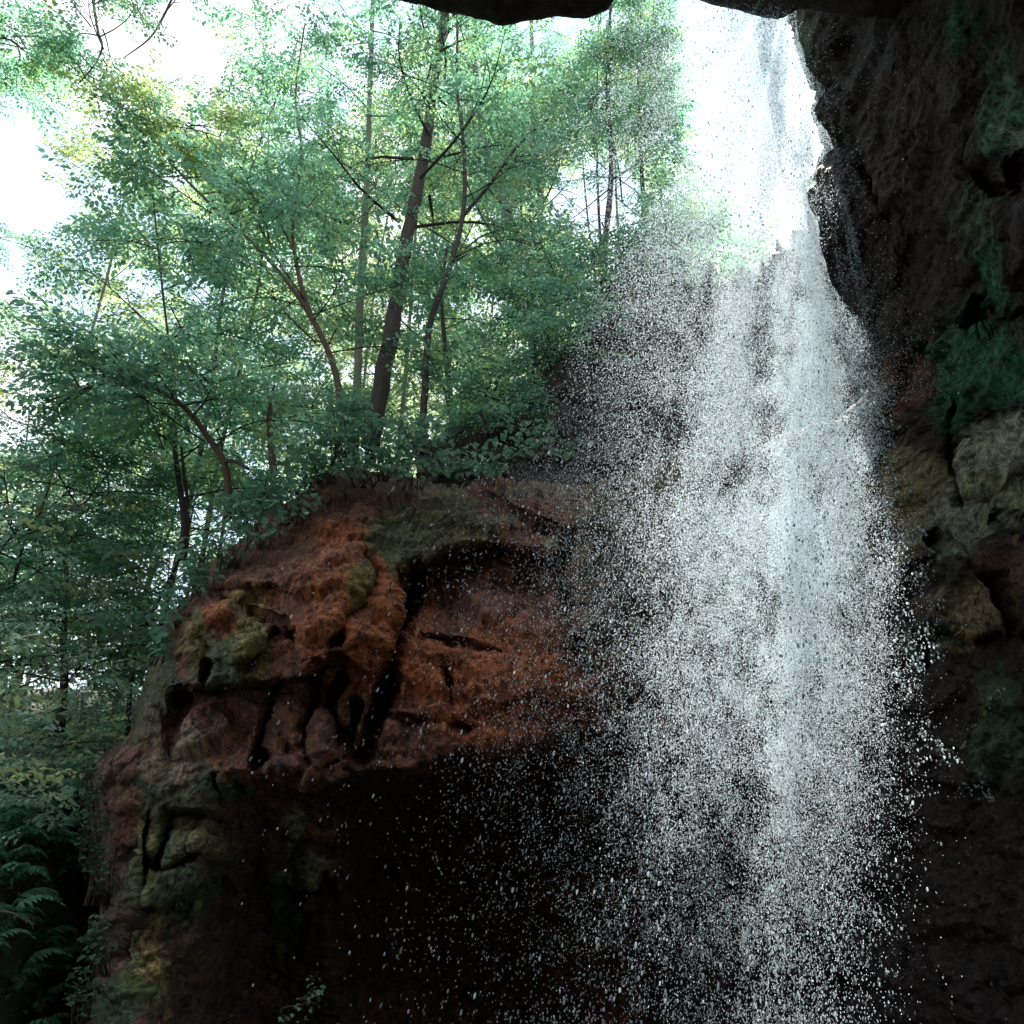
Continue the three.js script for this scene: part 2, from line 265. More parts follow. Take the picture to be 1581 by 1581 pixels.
{
  const px0 = 96, px1 = 1440, nu = 720, nf = 450, nb = 26, nv = nf + nb, pos = [], uv = [], c = [], o = [0, 0, 0], pp = [];
  for (let j = 0; j < nv; j++) for (let i = 0; i < nu; i++) {
    const px = lerp(px0, px1, i / (nu - 1)), top = interp(OUT_TOP, px);
    let P, py;
    if (j < nf) {
      const s = 1 - Math.pow(1 - j / (nf - 1), 1.0);
      py = lerp(1640, top, s);
      const t = clamp((py - top) / 70, 0, 1), u = clamp((px - px0) / 60, 0, 1);
      const lip = sstep(py, 1000, 1120) * (interp([[250, -14], [420, 0], [520, -8], [650, 14], [820, 46], [1000, 60]], px) + 26 * fbm(px * 0.011, 2.2, 0.4, 3) + 14 * fbm(px * 0.045, 5.2, 0.4, 2));
      let H = outH(px, py + lip) + 0.9 * (1 - Math.sqrt(1 - (1 - t) * (1 - t))) + 1.6 * Math.pow(1 - u, 3);
      H += features(px, py, GROOVES, STEPS);
      P = at(px + interp([[1100, 0], [1150, 26], [1200, 14], [1260, 44], [1320, 66], [1400, 74], [1480, 54], [1640, 20]], py) * Math.pow(clamp(1 - (px - px0) / 170, 0, 1), 1.3), py, H);
    } else {
      py = top;
      const b = (j - nf + 1) / nb, e = pos.length - nu * 3 * 1, back = 0.02 + 0.3 * b;
      P = V(pos[e] + 0.02 * (i / nu - 0.5), pos[e + 1] + 0.03 * (1 - b) - 0.07 * b, pos[e + 2] - back);
    }
    pos.push(P.x, P.y, P.z); uv.push(P.x * 0.9, P.y * 0.9 + P.z * 0.6); pp.push([px, py]);
  }
  const g = gridGeo(nu, nv, pos, null, uv);
  g.index.array.reverse(); g.computeVertexNormals();
  displace(g, (x, y, z) => 0.10 * fbm(x * 0.9, y * 1.1, z * 0.9, 3) + broken(x, y, z, 1.35) + 0.035 * ridged(x * 3.4, y * 3.0, z * 3.4, 4));
  relax(g, nu, nv, 5);
  displace(g, (x, y, z) => 0.022 * blocks(x * 8, y * 11, z * 8)[0] + 0.014 * fbm(x * 11, y * 9, z * 11, 3) + 0.006 * ridged(x * 15, y * 12, z * 15, 2));
  const p = g.attributes.position;
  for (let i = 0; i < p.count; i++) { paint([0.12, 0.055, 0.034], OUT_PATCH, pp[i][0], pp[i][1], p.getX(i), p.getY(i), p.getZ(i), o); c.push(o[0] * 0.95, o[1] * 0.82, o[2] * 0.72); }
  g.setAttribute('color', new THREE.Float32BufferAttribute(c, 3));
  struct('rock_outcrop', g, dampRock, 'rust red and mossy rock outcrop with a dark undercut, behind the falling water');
}

// the dark slope that climbs to the right behind the falling water
{
  const TOP = [[640, 700], [700, 672], [760, 640], [830, 585], [880, 525], [930, 462], [980, 420], [1030, 405], [1075, 418], [1120, 412], [1165, 402], [1210, 385], [1280, 360], [1420, 340]];
  const nu = 220, nf = 110, nb = 20, pos = [], uv = [], c = [], o = [0, 0, 0];
  for (let j = 0; j < nf + nb; j++) for (let i = 0; i < nu; i++) {
    const px = lerp(640, 1420, i / (nu - 1)), top = interp(TOP, px);
    let P;
    if (j < nf) { const py = lerp(860, top, j / (nf - 1)), t = clamp((py - top) / 60, 0, 1); P = at(px, py, 10.2 + (px > 1000 ? (px - 1000) * 0.0006 : 0) - 0.9 * sstep(py, 300, 800) + 0.8 * (1 - Math.sqrt(1 - (1 - t) * (1 - t)))); }
    else { const e = pos.length - nu * 3; P = V(pos[e], pos[e + 1] - 0.01, pos[e + 2] - 0.35); }
    pos.push(P.x, P.y, P.z); uv.push(P.x * 0.9, P.y * 0.9);
  }
  const g = gridGeo(nu, nf + nb, pos, null, uv); g.index.array.reverse(); g.computeVertexNormals();
  displace(g, (x, y, z) => 0.4 * fbm(x * 0.8, y * 0.8, z * 0.8, 3) + broken(x, y, z, 1.1) * 1.3);
  const p = g.attributes.position;
  for (let i = 0; i < p.count; i++) { paint([0.045, 0.04, 0.032], [], 0, 0, p.getX(i), p.getY(i), p.getZ(i), o); c.push(...o); }
  g.setAttribute('color', new THREE.Float32BufferAttribute(c, 3));
  struct('rocky_slope', g, dampRock, 'dark rocky slope rising to the right behind the spray above the outcrop');
}

// the cliff wall on the right of the cave mouth
const WALL_EDGE = [[-140, 1215], [10, 1222], [30, 1219], [60, 1222], [100, 1240], [128, 1258], [137, 1268], [150, 1262], [168, 1257], [190, 1262], [215, 1276], [228, 1284], [240, 1268], [262, 1252], [300, 1248], [350, 1252], [385, 1262], [440, 1280], [500, 1308], [560, 1330], [600, 1342], [625, 1320], [660, 1240], [700, 1140], [740, 1060], [800, 1010], [1640, 1000]];
const wallH = lattice([1000, 1100, 1200, 1300, 1400, 1500, 1600, 1760], [-140, 100, 300, 500, 700, 900, 1100, 1300, 1640], [
  [5.2, 5.0, 4.7, 4.35, 3.9, 3.4, 3.0, 2.4],
  [6.0, 5.8, 5.5, 5.0, 4.4, 3.9, 3.4, 2.7],
  [6.6, 6.4, 6.0, 5.5, 5.0, 4.3, 3.6, 2.9],
  [7.6, 7.2, 6.6, 6.0, 5.6, 5.0, 4.3, 3.2],
  [8.3, 8.1, 7.6, 7.0, 6.2, 5.1, 4.2, 3.2],
  [8.4, 8.2, 7.6, 7.0, 6.3, 5.3, 4.4, 3.3],
  [8.6, 8.3, 7.8, 7.2, 6.6, 5.8, 5.0, 3.7],
  [8.8, 8.5, 8.0, 7.4, 6.8, 6.1, 5.3, 4.0],
  [8.8, 8.5, 8.0, 7.4, 6.9, 6.2, 5.5, 4.2]]);
const WALL_GROOVES = [[[[1480, 690], [1510, 650], [1560, 640], [1640, 645]], 8, 0.15], [[[1440, 830], [1500, 860], [1540, 900], [1560, 960]], 12, 0.35], [[[1540, 800], [1590, 820], [1640, 815]], 12, 0.3], [[[1500, 250], [1530, 290], [1590, 300]], 8, 0.25], [[[1380, 900], [1420, 960], [1440, 1040]], 10, 0.25], [[[1480, 620], [1470, 700], [1490, 780]], 8, 0.25], [[[1284, 228], [1330, 250], [1370, 330]], 8, 0.2]];
const WALL_STEPS = [[[[1440, 960], [1500, 985], [1560, 975], [1640, 960]], 0.5, 90], [[[1470, 760], [1520, 770], [1570, 735], [1640, 720]], 0.18, 40], [[[1500, 455], [1550, 480], [1640, 470]], 0.3, 60], [[[1540, 245], [1581, 230], [1640, 228]], 0.35, 90], [[[1340, 900], [1390, 870], [1440, 860]], 0.3, 80]];
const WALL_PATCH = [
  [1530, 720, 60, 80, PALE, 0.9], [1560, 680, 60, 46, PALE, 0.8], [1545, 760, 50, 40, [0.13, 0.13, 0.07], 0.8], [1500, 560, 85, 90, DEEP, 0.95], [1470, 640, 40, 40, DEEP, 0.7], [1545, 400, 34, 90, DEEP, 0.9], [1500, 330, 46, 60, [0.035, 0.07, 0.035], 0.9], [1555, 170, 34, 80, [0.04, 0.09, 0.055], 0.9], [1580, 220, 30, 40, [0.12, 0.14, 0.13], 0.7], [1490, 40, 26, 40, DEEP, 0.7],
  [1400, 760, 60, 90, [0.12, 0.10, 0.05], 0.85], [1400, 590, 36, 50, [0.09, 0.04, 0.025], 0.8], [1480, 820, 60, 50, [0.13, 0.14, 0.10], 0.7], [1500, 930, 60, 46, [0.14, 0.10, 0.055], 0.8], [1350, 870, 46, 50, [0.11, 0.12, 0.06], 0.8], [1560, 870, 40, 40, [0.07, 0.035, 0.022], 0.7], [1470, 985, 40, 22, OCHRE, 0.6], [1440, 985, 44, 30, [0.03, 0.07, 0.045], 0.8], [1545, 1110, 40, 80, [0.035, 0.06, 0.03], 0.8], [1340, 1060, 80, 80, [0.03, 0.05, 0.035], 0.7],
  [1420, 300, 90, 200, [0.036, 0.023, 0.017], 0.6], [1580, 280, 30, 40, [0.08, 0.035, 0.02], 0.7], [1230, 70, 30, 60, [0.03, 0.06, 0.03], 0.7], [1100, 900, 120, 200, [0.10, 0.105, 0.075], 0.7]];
{
  const nu = 380, nv = 640, pos = [], uv = [], c = [], o = [0, 0, 0], pp = [];
  for (let j = 0; j < nv; j++) for (let i = 0; i < nu; i++) {
    const py = lerp(-140, 1640, j / (nv - 1)), e = interp(WALL_EDGE, py), nbk = 24;
    let P, px;
    if (i < nbk) { px = e; const b = (nbk - i) / nbk; P = at(e, py, wallH(e, py) + 0.75); P.z -= 5 * b * b + 0.3 * b; P.x += 1.6 * b + 2.5 * b * b; }
    else {
      px = lerp(e, 1760, (i - nbk) / (nu - 1 - nbk));
      const t = clamp((px - e) / 60, 0, 1);
      P = at(px, py, wallH(px, py) + 0.75 * (1 - Math.sqrt(1 - (1 - t) * (1 - t))) + features(px, py, WALL_GROOVES, WALL_STEPS));
    }
    pos.push(P.x, P.y, P.z); uv.push(P.z * 0.9, P.y * 0.9 + P.x * 0.3); pp.push([px, py]);
  }
  const g = gridGeo(nu, nv, pos, null, uv); 
  displace(g, (x, y, z) => 0.12 * fbm(x * 0.9, y * 0.9, z * 0.9, 3) + broken(x, y, z, 1.7) * 0.8 + 0.03 * ridged(x * 3.1, y * 4.2, z * 3.1, 4));
  relax(g, nu, nv, 4);
  displace(g, (x, y, z) => 0.018 * blocks(x * 8, y * 12, z * 8)[0] + 0.014 * fbm(x * 11, y * 11, z * 11, 3));
  const p = g.attributes.position;
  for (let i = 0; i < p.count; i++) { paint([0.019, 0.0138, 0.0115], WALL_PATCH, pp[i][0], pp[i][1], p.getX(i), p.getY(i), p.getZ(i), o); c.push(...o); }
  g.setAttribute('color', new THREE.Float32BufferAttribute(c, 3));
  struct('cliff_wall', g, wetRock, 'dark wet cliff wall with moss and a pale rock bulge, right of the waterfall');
}

// the cave roof over the viewer, with the ragged lip that the water leaves
{
  const LIP = [[-1100, -620], [-100, -330], [250, -170], [400, -80], [470, -30], [540, -14], [580, 2], [640, 14], [680, 20], [720, 31], [770, 35], [850, 32], [905, 27], [935, 15], [950, -6], [975, -16], [1020, -12], [1050, 2], [1110, 12], [1150, 24], [1200, 35], [1225, 22], [1300, 30], [1500, 10], [2200, 10]];
  const nu = 420, prof = [[14, 11.6], [6, 11.2], [2.2, 10.8], [0.8, 10.2], [0.3, 9.5], [0.1, 8.9], [0, 8.45], [0.12, 8.25], [0.5, 8.15], [1.2, 8.0], [3, 7.6], [5.5, 6.6], [8.5, 4.8], [10.5, 2.6], [11.2, 0.2], [11.4, -1]], nv = 120, pos = [], uv = [], c = [], o = [0, 0, 0];
  for (let j = 0; j < nv; j++) for (let i = 0; i < nu; i++) {
    const px = i < 40 ? lerp(-1100, 400, i / 40) : lerp(400, 1900, (i - 40) / (nu - 41)), py = interp(LIP, px);
    const L = at(px, py, 1), k = (8.4 - EYE) / (L.y - EYE), lx = L.x * k, lz = -k;
    const f = j / (nv - 1) * (prof.length - 1), a = Math.min(Math.floor(f), prof.length - 2), t = f - a;
    pos.push(lx, lerp(prof[a][1], prof[a + 1][1], t), lz + lerp(prof[a][0], prof[a + 1][0], t)); uv.push(lx * 0.9, j * 0.15);
  }
  const g = gridGeo(nu, nv, pos, null, uv); g.index.array.reverse(); g.computeVertexNormals();
  displace(g, (x, y, z) => 0.10 * fbm(x * 1.2, y * 1.2, z * 1.2, 3) + 0.05 * ridged(x * 2.6, y * 2.6, z * 2.6, 4) - 0.03);
  const p = g.attributes.position;
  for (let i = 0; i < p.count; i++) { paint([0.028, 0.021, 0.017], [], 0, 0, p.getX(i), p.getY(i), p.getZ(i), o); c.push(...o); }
  g.setAttribute('color', new THREE.Float32BufferAttribute(c, 3));
  struct('cave_roof', g, wetRock, 'dark overhanging rock lip of the cave along the top edge');
}

// ------------------------------------------------------------------ leaves
function leafGeo(len, wid, fold = 0.18, bend = 0.12) { // one folded leaf along +x, seven corners
  const p = [0, 0, 0, len * 0.3, fold * wid, wid * 0.5, len * 0.68, fold * wid * 0.8 - bend * len * 0.3, wid * 0.4, len, -bend * len, 0, len * 0.68, fold * wid * 0.8 - bend * len * 0.3, -wid * 0.4, len * 0.3, fold * wid, -wid * 0.5, len * 0.45, -bend * len * 0.1, 0];
  const g = new THREE.BufferGeometry(); g.setAttribute('position', new THREE.Float32BufferAttribute(p, 3));
  g.setIndex([0, 1, 6, 1, 2, 6, 2, 3, 6, 3, 4, 6, 4, 5, 6, 5, 0, 6]); g.computeVertexNormals(); return g;
}
const place = (g, pos, q, s = 1) => g.clone().applyMatrix4(new THREE.Matrix4().compose(pos, q, V(s, s, s)));
const E = (x, y, z, o = 'YXZ') => new THREE.Quaternion().setFromEuler(new THREE.Euler(x, y, z, o));
function spray(n, leafLen, span) { // a flat twig with leaves on both sides
  const list = [];
  for (let i = 0; i < n; i++) {
    const t = (i + 0.6) / n, side = i % 2 ? 1 : -1, last = i > n - 2;
    const pos = V(span * t, -0.10 * span * t * t + rr(-0.05, 0.05) * span, side * rr(0, 0.16) * span);
    list.push(place(leafGeo(leafLen * rr(0.75, 1.2), leafLen * rr(0.5, 0.7)), pos, E(rr(-0.6, 0.6), last ? rr(-0.4, 0.4) : -side * rr(0.6, 1.5), rr(-0.6, 0.25))));
  }
  return mergeGeometries(list);
}
reseed(11);
const SPRAYS = [spray(24, 0.062, 0.46), spray(26, 0.056, 0.44), spray(21, 0.066, 0.42)];
// open sky that the photograph shows between the crowns: [px, py, rx, ry, how empty]
const GAPS = [[-20, 215, 95, 65, 0.96], [30, 300, 45, 55, 0.85], [240, 85, 70, 45, 0.93], [180, 60, 50, 26, 0.8], [20, 400, 50, 40, 0.5], [300, 40, 50, 40, 0.5], [10, 680, 40, 30, 0.6], [230, 440, 40, 30, 0.6], [310, 445, 30, 24, 0.7], [730, 350, 26, 40, 0.6], [870, 300, 30, 50, 0.55], [750, 470, 40, 40, 0.5], [640, 480, 22, 22, 0.5], [600, 335, 22, 16, 0.6], [310, 790, 22, 30, 0.6], [260, 900, 30, 60, 0.5], [30, 1080, 50, 40, 0.6], [40, 620, 70, 30, 0.4], [1180, 150, 150, 250, 0.97], [930, 330, 60, 120, 0.45], [900, 20, 60, 30, 0.4]];
function inGap(p) {
  const [x, y] = toPx(p);
  for (const [cx, cy, rx, ry, k] of GAPS) { const d = Math.hypot((x - cx) / rx, (y - cy) / ry); if (d < 1 && rnd() < k * sstep(1 - d, 0, 0.35)) return true; if (d < 0.85 && rnd() < k) return true; }
  return false;
}
const _m = new THREE.Matrix4(), _s = V();
function crownMesh(name, spots, geo, mat, parent, tint) { // spots: [pos, quat, scale]
  const m = shade(new THREE.InstancedMesh(geo, mat, spots.length)); m.name = name; m.userData.kind = 'stuff';
  spots.forEach(([p, q, s], i) => { m.setMatrixAt(i, _m.compose(p, q, _s.set(s, s, s))); m.setColorAt(i, tint()); });
  parent.add(m); return m;
}
const tintGreen = () => { const v = rr(0.55, 1.4), y = rnd() < 0.2 ? rr(0.2, 0.9) : rr(-0.12, 0.15); return col(v * (1 + y), v * (1 + y * 0.35), v * (1 - 0.35 * Math.max(y, 0))); };
// a tree: trunk through the given points, branches with leafy sprays
function tree(name, label, category, group, o) {
  const base = o.pts[0], t = thing(name, label, category, base.toArray(), group), L = (p) => p.clone().sub(base);
  const curve = new THREE.CatmullRomCurve3(o.pts), spots = [], twigs = [];
  const trunk = tube(o.pts.map(L), o.r0, o.r1, o.sides || 9, o.pts.length * 7, 0.25);
  part('trunk', trunk, o.bark || M.bark, t);
  const nb = o.branches, len = curve.getLength();
  const leafAt = (p, dir, s) => { if (!o.ungapped && inGap(p)) return; const az = Math.atan2(-dir.z, dir.x) + rr(-0.7, 0.7); spots.push([L(p), E(rr(-0.45, 0.45), az, rr(-0.5, 0.3)), s * rr(0.7, 1.25) * (rnd() < 0.15 ? 1.4 : 1)]); };
  for (let b = 0; b < nb; b++) {
    const f = lerp(o.from ?? 0.3, 1, (b + rnd() * 0.7) / nb), p0 = curve.getPoint(f), az = b * 2.4 + rr(-0.5, 0.5), bl = o.reach * (1.15 - 0.75 * Math.pow(f, 2)) * rr(0.6, 1.15), up = rr(0.1, 0.6);
    const dir = V(Math.cos(az), up, Math.sin(az) * 0.9), side = V(-Math.sin(az), 0, Math.cos(az));
    const pt = (u) => p0.clone().addScaledVector(dir, bl * u).addScaledVector(side, bl * 0.12 * Math.sin(u * 3 + b)).add(V(0, -0.22 * bl * u * u, 0));
    const pts = [0, 0.33, 0.66, 1].map(pt), r = lerp(o.r0, o.r1, f) * 0.3;
    const bg = tube(pts.map(L), Math.max(r, 0.012), 0.005, 5, 8);
    if (!o.ungapped && inGap(pt(0.8))) continue;
    if (o.fine) twigs.push(bg); else part('branch', bg, o.bark || M.bark, t);
    const nt = o.twigs;
    for (let k = 0; k < nt; k++) {
      const u = lerp(0.22, 1, (k + rnd()) / nt), q0 = pt(u), ta = az + (k % 2 ? 1 : -1) * rr(0.4, 1.1), tl = bl * rr(0.2, 0.42) * (1.25 - 0.6 * u), td = V(Math.cos(ta), rr(-0.15, 0.35), Math.sin(ta));
      const q1 = q0.clone().addScaledVector(td, tl);
      if (!o.ungapped && inGap(q1)) continue;
      if (!o.bare) twigs.push(tube([L(q0), L(q0.clone().lerp(q1, 0.5)).add(V(0, tl * 0.05, 0)), L(q1)], 0.008, 0.003, 3, 3));
      for (let n = 0; n < o.leaves; n++) leafAt(q0.clone().lerp(q1, rr(0.15, 1.1)).add(V(rr(-0.16, 0.16), rr(-0.14, 0.14), rr(-0.16, 0.16)).multiplyScalar(o.loose || 1)), td, o.size || 1);
    }
  }
  for (const w of o.limbs || []) { part('branch', tube(w.pts.map(L), w.r0, w.r1, 6, 14, 0.15), o.bark || M.bark, t); for (let k = 0; k < (w.leaves || 0); k++) { const c2 = new THREE.CatmullRomCurve3(w.pts), p = c2.getPoint(rr(0.4, 1)); leafAt(p.add(V(gauss() * 0.35, gauss() * 0.2, gauss() * 0.35)), V(rr(-1, 1), 0, rr(-1, 1)), 1); } }
  if (twigs.length) part('twigs', mergeGeometries(twigs), o.bark || M.bark, t, 'stuff');
  if (spots.length) crownMesh('crown', spots, SPRAYS[o.kind || 0], o.leaf || M.leaf, t, o.tint || tintGreen);
  return t;
}
reseed(77);
const A = (list) => list.map(([x, y, h]) => at(x, y, h));
// hero trees, left of the water
tree('tree', 'tallest tree with a thick dark leaning trunk rising from the ledge bushes', 'tree', null, { pts: A([[572, 690, 10.6], [582, 630, 10.6], [606, 500, 10.6], [626, 380, 10.6], [655, 240, 10.7], [672, 120, 10.9], [690, 0, 11.2], [700, -120, 11.6]]), r0: 0.15, r1: 0.07, branches: 24, from: 0.45, reach: 3.0, twigs: 6, leaves: 4, kind: 0 });
tree('tree', 'slim dark sapling that forks wide right of the thick dark trunk', 'tree', null, { pts: A([[650, 700, 9.6], [656, 600, 9.6], [664, 500, 9.6], [692, 420, 9.6], [714, 335, 9.7], [717, 240, 9.8], [706, 140, 9.9], [706, 40, 10.1], [700, -60, 10.3]]), r0: 0.055, r1: 0.02, branches: 16, from: 0.4, reach: 2.2, twigs: 5, leaves: 4, kind: 1, limbs: [{ pts: A([[716, 332, 9.7], [760, 280, 9.6], [800, 224, 9.5], [846, 184, 9.4]]), r0: 0.035, r1: 0.012, leaves: 40 }, { pts: A([[716, 200, 9.8], [740, 150, 9.9], [752, 90, 10]]), r0: 0.02, r1: 0.008, leaves: 30 }, { pts: A([[700, 405, 9.6], [712, 398, 9.5], [722, 392, 9.5]]), r0: 0.018, r1: 0.008 }] });
tree('tree', 'slim brown trunk bent to the left, just left of the thick dark trunk', 'tree', null, { pts: A([[528, 680, 9.2], [522, 595, 9.2], [508, 545, 9.2], [480, 490, 9.3], [455, 450, 9.3], [400, 385, 9.3], [330, 320, 9.3], [285, 275, 9.3], [240, 225, 9.3]]), r0: 0.052, r1: 0.012, branches: 22, from: 0.25, reach: 2.2, twigs: 6, leaves: 4, kind: 0, bark: M.barkBrown, limbs: [{ pts: A([[480, 490, 9.3], [460, 420, 9.4], [452, 350, 9.5], [466, 240, 9.6], [456, 150, 9.7], [470, 40, 9.8]]), r0: 0.04, r1: 0.014, leaves: 120 }, { pts: A([[460, 400, 9.4], [430, 340, 9.4], [405, 290, 9.4]]), r0: 0.02, r1: 0.01, leaves: 40 }] });
tree('tree', 'pale straight trunk between the brown bent trunk and the thick dark one', 'tree', null, { pts: A([[548, 690, 13], [552, 590, 13], [556, 460, 13], [564, 330, 13], [570, 180, 13.2], [575, 20, 13.4], [580, -120, 13.6]]), r0: 0.09, r1: 0.05, branches: 20, from: 0.4, reach: 3, twigs: 5, leaves: 4, kind: 1, bark: M.barkPale });
tree('tree', 'grey trunk leaning left, nearest to the falling water', 'tree', null, { pts: A([[850, 700, 13], [852, 560, 13], [838, 470, 13], [815, 400, 13], [796, 360, 13], [776, 310, 13], [750, 230, 13], [735, 120, 13], [730, -40, 13.2]]), r0: 0.15, r1: 0.06, branches: 18, from: 0.35, reach: 2.6, twigs: 5, leaves: 4, kind: 2, bark: M.barkPale, limbs: [{ pts: A([[812, 392, 13], [790, 380, 12.9], [772, 366, 12.9], [760, 340, 12.9]]), r0: 0.05, r1: 0.03 }] });
tree('tree', 'thin pale trunk standing upright beside the leaning grey trunk', 'tree', null, { pts: A([[846, 700, 17], [840, 560, 17], [836, 420, 17], [834, 300, 17], [826, 180, 17], [820, 20, 17]]), r0: 0.10, r1: 0.06, branches: 14, from: 0.4, reach: 2.6, twigs: 5, leaves: 4, kind: 1, bark: M.barkPale });
tree('tree', 'short dark pair of stems right of the slim forked sapling', 'tree', null, { pts: A([[700, 690, 11.5], [696, 620, 11.5], [690, 560, 11.5], [684, 500, 11.5], [682, 450, 11.6], [690, 380, 11.8]]), r0: 0.06, r1: 0.025, branches: 12, from: 0.4, reach: 1.8, twigs: 5, leaves: 5, kind: 0, limbs: [{ pts: A([[700, 650, 11.5], [684, 595, 11.4], [668, 560, 11.4], [655, 520, 11.4]]), r0: 0.04, r1: 0.015 }] });
tree('sapling', 'curved brown sapling arching left above the outcrop edge', 'sapling', null, { pts: A([[352, 800, 7.9], [353, 765, 7.9], [346, 715, 7.9], [318, 670, 7.9], [280, 625, 7.9], [235, 598, 7.9], [180, 590, 7.9], [130, 600, 7.9], [90, 625, 7.9]]), r0: 0.045, r1: 0.012, branches: 18, from: 0.3, reach: 1.3, twigs: 5, leaves: 4, kind: 0, bark: M.barkBrown, limbs: [{ pts: A([[345, 712, 7.9], [362, 712, 7.8], [384, 724, 7.7]]), r0: 0.028, r1: 0.018 }, { pts: A([[218, 594, 7.9], [235, 650, 7.9], [252, 690, 7.9]]), r0: 0.012, r1: 0.008 }] });
tree('tree', 'dark twin trunks at the left end of the outcrop bushes', 'tree', null, { pts: A([[284, 860, 9], [284, 800, 9], [276, 740, 9], [270, 690, 9], [272, 620, 9], [262, 540, 9.1], [250, 440, 9.2], [236, 300, 9.3]]), r0: 0.042, r1: 0.012, branches: 20, from: 0.2, reach: 2.2, twigs: 5, leaves: 4, kind: 1, limbs: [{ pts: A([[288, 850, 9], [290, 780, 9], [284, 730, 8.9], [280, 690, 8.9]]), r0: 0.03, r1: 0.018 }, { pts: A([[272, 690, 9], [240, 668, 8.9], [190, 676, 8.8], [150, 690, 8.7]]), r0: 0.022, r1: 0.01, leaves: 40 }] });
tree('tree', 'small dark stem low at the left edge below the canopy', 'tree', null, { pts: A([[92, 1130, 10], [96, 1090, 10], [100, 1040, 10], [98, 990, 10], [104, 920, 10.1], [96, 820, 10.2]]), r0: 0.06, r1: 0.025, branches: 14, from: 0.3, reach: 1.8, twigs: 5, leaves: 5, kind: 0 });
tree('tree', 'pale slanting trunk at the lower left edge of the wood', 'tree', null, { pts: A([[4, 1130, 15], [16, 1090, 15], [30, 1040, 15], [48, 980, 15], [60, 880, 15], [66, 760, 15.2]]), r0: 0.09, r1: 0.05, branches: 12, from: 0.4, reach: 2.2, twigs: 5, leaves: 4, kind: 2, bark: M.barkPale });
tree('tree', 'thin crooked tree with bare dark twigs near the left edge', 'tree', null, { pts: A([[20, 900, 9.5], [44, 820, 9.5], [70, 786, 9.4], [128, 778, 9.2], [150, 752, 9.1], [180, 716, 9]]), r0: 0.022, r1: 0.008, branches: 14, from: 0.15, reach: 1.3, twigs: 5, leaves: 5, kind: 1 });
tree('tree', 'leafy dark stemmed tree on the slope, half hidden by the spray', 'tree', null, { pts: A([[920, 560, 11.6], [926, 480, 11.6], [934, 380, 11.6], [944, 260, 11.8], [938, 120, 12], [946, -40, 12.2]]), r0: 0.09, r1: 0.03, branches: 26, from: 0.12, reach: 1.9, twigs: 6, leaves: 6, kind: 0 });
tree('tree', 'leafy tree highest on the dark slope, against the bright top of the fall', 'tree', null, { pts: A([[1000, 440, 13], [996, 360, 13], [990, 250, 13], [985, 130, 13.2], [990, 0, 13.4]]), r0: 0.07, r1: 0.02, branches: 30, from: 0.1, reach: 1.7, twigs: 6, leaves: 6, kind: 1, fine: true });
tree('sapling', 'small leafy sapling on the edge of the dark slope', 'sapling', null, { pts: A([[812, 640, 10], [820, 590, 10], [826, 530, 10], [820, 470, 10.1], [828, 420, 10.2]]), r0: 0.035, r1: 0.01, branches: 16, from: 0.15, reach: 0.9, twigs: 4, leaves: 4, kind: 1 });
M.leafSunPaint = leafMat(0.40, 0.52, 0.2, 0.7);  // sunshine put into the leaf colour: paler and yellower than the other leaves
tree('hanging_bough', 'bough with sunlight painted into its yellow green leaves, above the dark canopy at upper left', 'bough', null, { pts: A([[60, 60, 9], [120, 110, 8.9], [180, 160, 8.9], [240, 190, 8.8], [300, 200, 8.8], [340, 212, 8.8]]), r0: 0.02, r1: 0.006, branches: 12, from: 0.3, reach: 0.75, twigs: 4, leaves: 3, kind: 2, sides: 6, leaf: M.leafSunPaint, ungapped: true, tint: () => { const v = rr(0.7, 1.2); return col(v, v, v); } });
for (const [x, y, h, w, label] of [[880, 560, 10.0, 0.8, 'leafy bush on the dark slope, nearest to the trees'], [955, 460, 10.4, 0.9, 'leafy bush on the crest of the dark slope, behind the spray'], [1040, 430, 10.5, 0.9, 'leafy bush on the top of the dark slope, behind the densest spray'], [760, 668, 9.6, 0.6, 'low bush at the foot of the dark slope, right of the ledge']])
  tree('slope_bush', label, 'bush', null, { pts: A([[x, y + 20, h], [x + 4, y - 30, h], [x - 4, y - 80, h + 0.1]]), r0: 0.02, r1: 0.006, branches: 14, from: 0.1, reach: w, twigs: 4, leaves: 4, kind: 1, ungapped: true });
// the dead stub on the ledge
{
  const pts = A([[424, 730, 7.9], [420, 700, 7.9], [416, 660, 7.9], [417, 620, 7.9], [413, 596, 7.9], [418, 574, 7.9]]), t = thing('dead_stem', 'broken bare brown stem standing among the ledge bushes', 'dead stem', pts[0].toArray()), L = (p) => p.clone().sub(pts[0]);
  part('trunk', tube(pts.map(L), 0.045, 0.012, 8, 24, 0.5), M.barkBrown, t);
  part('stub', tube(A([[417, 608, 7.9], [422, 600, 7.9], [424, 594, 7.9]]).map(L), 0.018, 0.01, 5, 5), M.barkBrown, t);
}
// overhanging boughs that enter from the upper left
for (const [pts, label] of [
  [[[130, -120, 8.5], [142, -10, 8.4], [152, 50, 8.3], [158, 72, 8.3], [146, 100, 8.3], [120, 130, 8.3]], 'leafy bough hanging in from the top left corner'],
  [[[330, -160, 9], [290, -60, 9], [250, 30, 9], [230, 60, 9], [190, 90, 9]], 'leafy bough hanging in right of the corner bough, at the top edge'],
  [[[-160, 60, 8.6], [-60, 70, 8.5], [10, 60, 8.4], [40, 80, 8.4]], 'dark leafy bough reaching in across the left edge near the top']])
  tree('hanging_bough', label, 'bough', null, { pts: A(pts), r0: 0.03, r1: 0.008, branches: 12, from: 0.25, reach: 1.0, twigs: 4, leaves: 4, kind: 1, sides: 6 });
